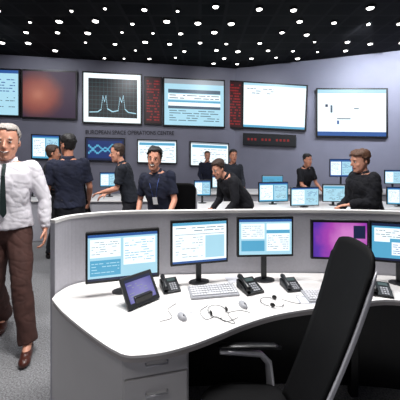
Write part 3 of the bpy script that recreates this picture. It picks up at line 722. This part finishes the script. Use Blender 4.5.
person((W(243,0,4.1).x,4.1),-66,1.66,40,{'L':(.2,-.48,.86),'R':(-.12,-.50,.88)},{'L':(.10,.02,.09),'R':(-.10,.02,.09)},M_BLKSH,M_DTR,M_HBR,
  'person in black bending forward over a desk','a','long',hy=12,hp=12,vol=.012,bulk=.014)
person((W(231,0,5.7).x,5.7),10,1.64,4,{'L':(.2,-.3,1.0),'R':(-.2,-.3,1.0)},{'L':(.10,0,.09),'R':(-.10,0,.09)},M_CHAR,M_DTR,M_HB,
  'person in dark clothes standing between two desks','b','long',detail=.012,roll=3)
person((W(207,0,7.3).x,7.3),10,1.6,4,{'L':(.2,-.3,1.0),'R':(-.2,-.3,1.0)},{'L':(.10,0,.09),'R':(-.10,0,.09)},M_NAVY,M_DTR,M_HBR,
  'distant person in dark shirt standing near the wall','a','long',detail=.013)
person((W(303,0,5.65).x,5.65),25,1.58,14,{'L':(.15,-.4,1.0),'R':(-.15,-.4,1.0)},{'L':(.10,0,.09),'R':(-.10,0,.09)},M_BLKSH,M_DTR,M_HB,
  'person in black leaning between two rows of desks','b','short',detail=.012,roll=-4)
person((W(367,0,3.6).x,3.6),-80,1.62,7,{'L':(.11,-.32,1.08),'R':(-.15,-.28,.98)},{'L':(.10,0,.09),'R':(-.10,0.05,.09)},M_BLKSH,M_DTR,M_HLB,
  'man in bulky black jacket seen in profile, hands held forward','a','long',hy=0,hp=8,bulk=.032,vol=.016,hs=1.14,wr_amp=.022,topname='jacket',squeeze=1.05,tous=.014)
# ---------------------------------------------------------------- LIGHTS
def area(loc,size,power,col=(1,1,1),rot=(0,0,0),name='overhead_fill'):  # large soft lamps added out of view to brighten desk and room
    l=bpy.data.lights.new(name,'AREA'); l.energy=power; l.size=size[0]; l.shape='RECTANGLE'; l.size_y=size[1]; l.color=col
    o=bpy.data.objects.new(name,l); COL.objects.link(o); o.location=loc; o.rotation_euler=rot; return o
area((-0.4,1.9,3.95),(1.5,0.4),140,(1,.99,.98))
area((2.0,2.6,3.95),(1.0,0.4),48,(1,.99,.99))
area((-2.4,2.8,3.95),(1.0,0.4),66,(1,.98,.97))
area((-0.8,-0.6,3.6),(1.2,0.5),16,(1,.97,.95),(math.radians(25),0,0))  # weak fill added behind the camera, tilted towards the desk
def spot(x,y,tx,ty,tz,p,ang=70,col=(.93,.95,1)):
    l=bpy.data.lights.new('spot','SPOT'); l.energy=p; l.spot_size=math.radians(ang); l.spot_blend=.7; l.shadow_soft_size=.05; l.color=col
    o=bpy.data.objects.new('spot_light',l); COL.objects.link(o); o.location=(x,y,CZ-.06)
    o.rotation_euler=(Vector((tx,ty,tz))-Vector((x,y,CZ-.06))).to_track_quat('-Z','Y').to_euler()
for x,y,tx,ty,tz,p in ((-3.8,5.6,-4,8,2.4,80),(-1.5,6.0,-1.5,8.4,2.2,80),(1,6.3,1,8.9,2.2,90),
    (-1.5,4.2,-1.3,4.4,0,95),(0.6,4.4,.6,4.5,0,95),(2.2,4.3,2.1,4.4,0,105),(-2.8,4.2,-2.6,4.2,0,80),(2.5,6.2,2.5,6.3,0,100)):
    spot(x,y,tx,ty,tz,p,95)
spot(3.2,5.6,3.4,8.0,2.8,260,95,(.84,.9,1)); spot(4.6,5.2,5,7.3,3.0,430,95,(.84,.9,1))
for t in (0.12,0.3,0.48,0.66,0.84):
    p=PA.lerp(PB,t)+Vector((dL.y,-dL.x,0))*.45; q=p-Vector((dL.y,-dL.x,0))*.35; spot(p.x,p.y,q.x,q.y,1.0,55,48)
for t in (0.2,0.5,0.8):
    p=PB.lerp(PC,t)+Vector((dR.y,-dR.x,0))*.45; q=p-Vector((dR.y,-dR.x,0))*.35; spot(p.x,p.y,q.x,q.y,1.0,70,48,(.84,.9,1))
w=bpy.data.worlds.new('world'); scene.world=w; w.use_nodes=True
w.node_tree.nodes['Background'].inputs['Color'].default_value=(.45,.46,.52,1); w.node_tree.nodes['Background'].inputs['Strength'].default_value=.05
# ---------------------------------------------------------------- CAMERA
cd=bpy.data.cameras.new('camera'); cam=bpy.data.objects.new('camera',cd); COL.objects.link(cam)
cam.location=(0,0,CH); cam.rotation_euler=(math.pi/2,0,0); cd.sensor_width=36; cd.lens=27; cd.shift_y=-0.125; cd.clip_start=.05
scene.camera=cam
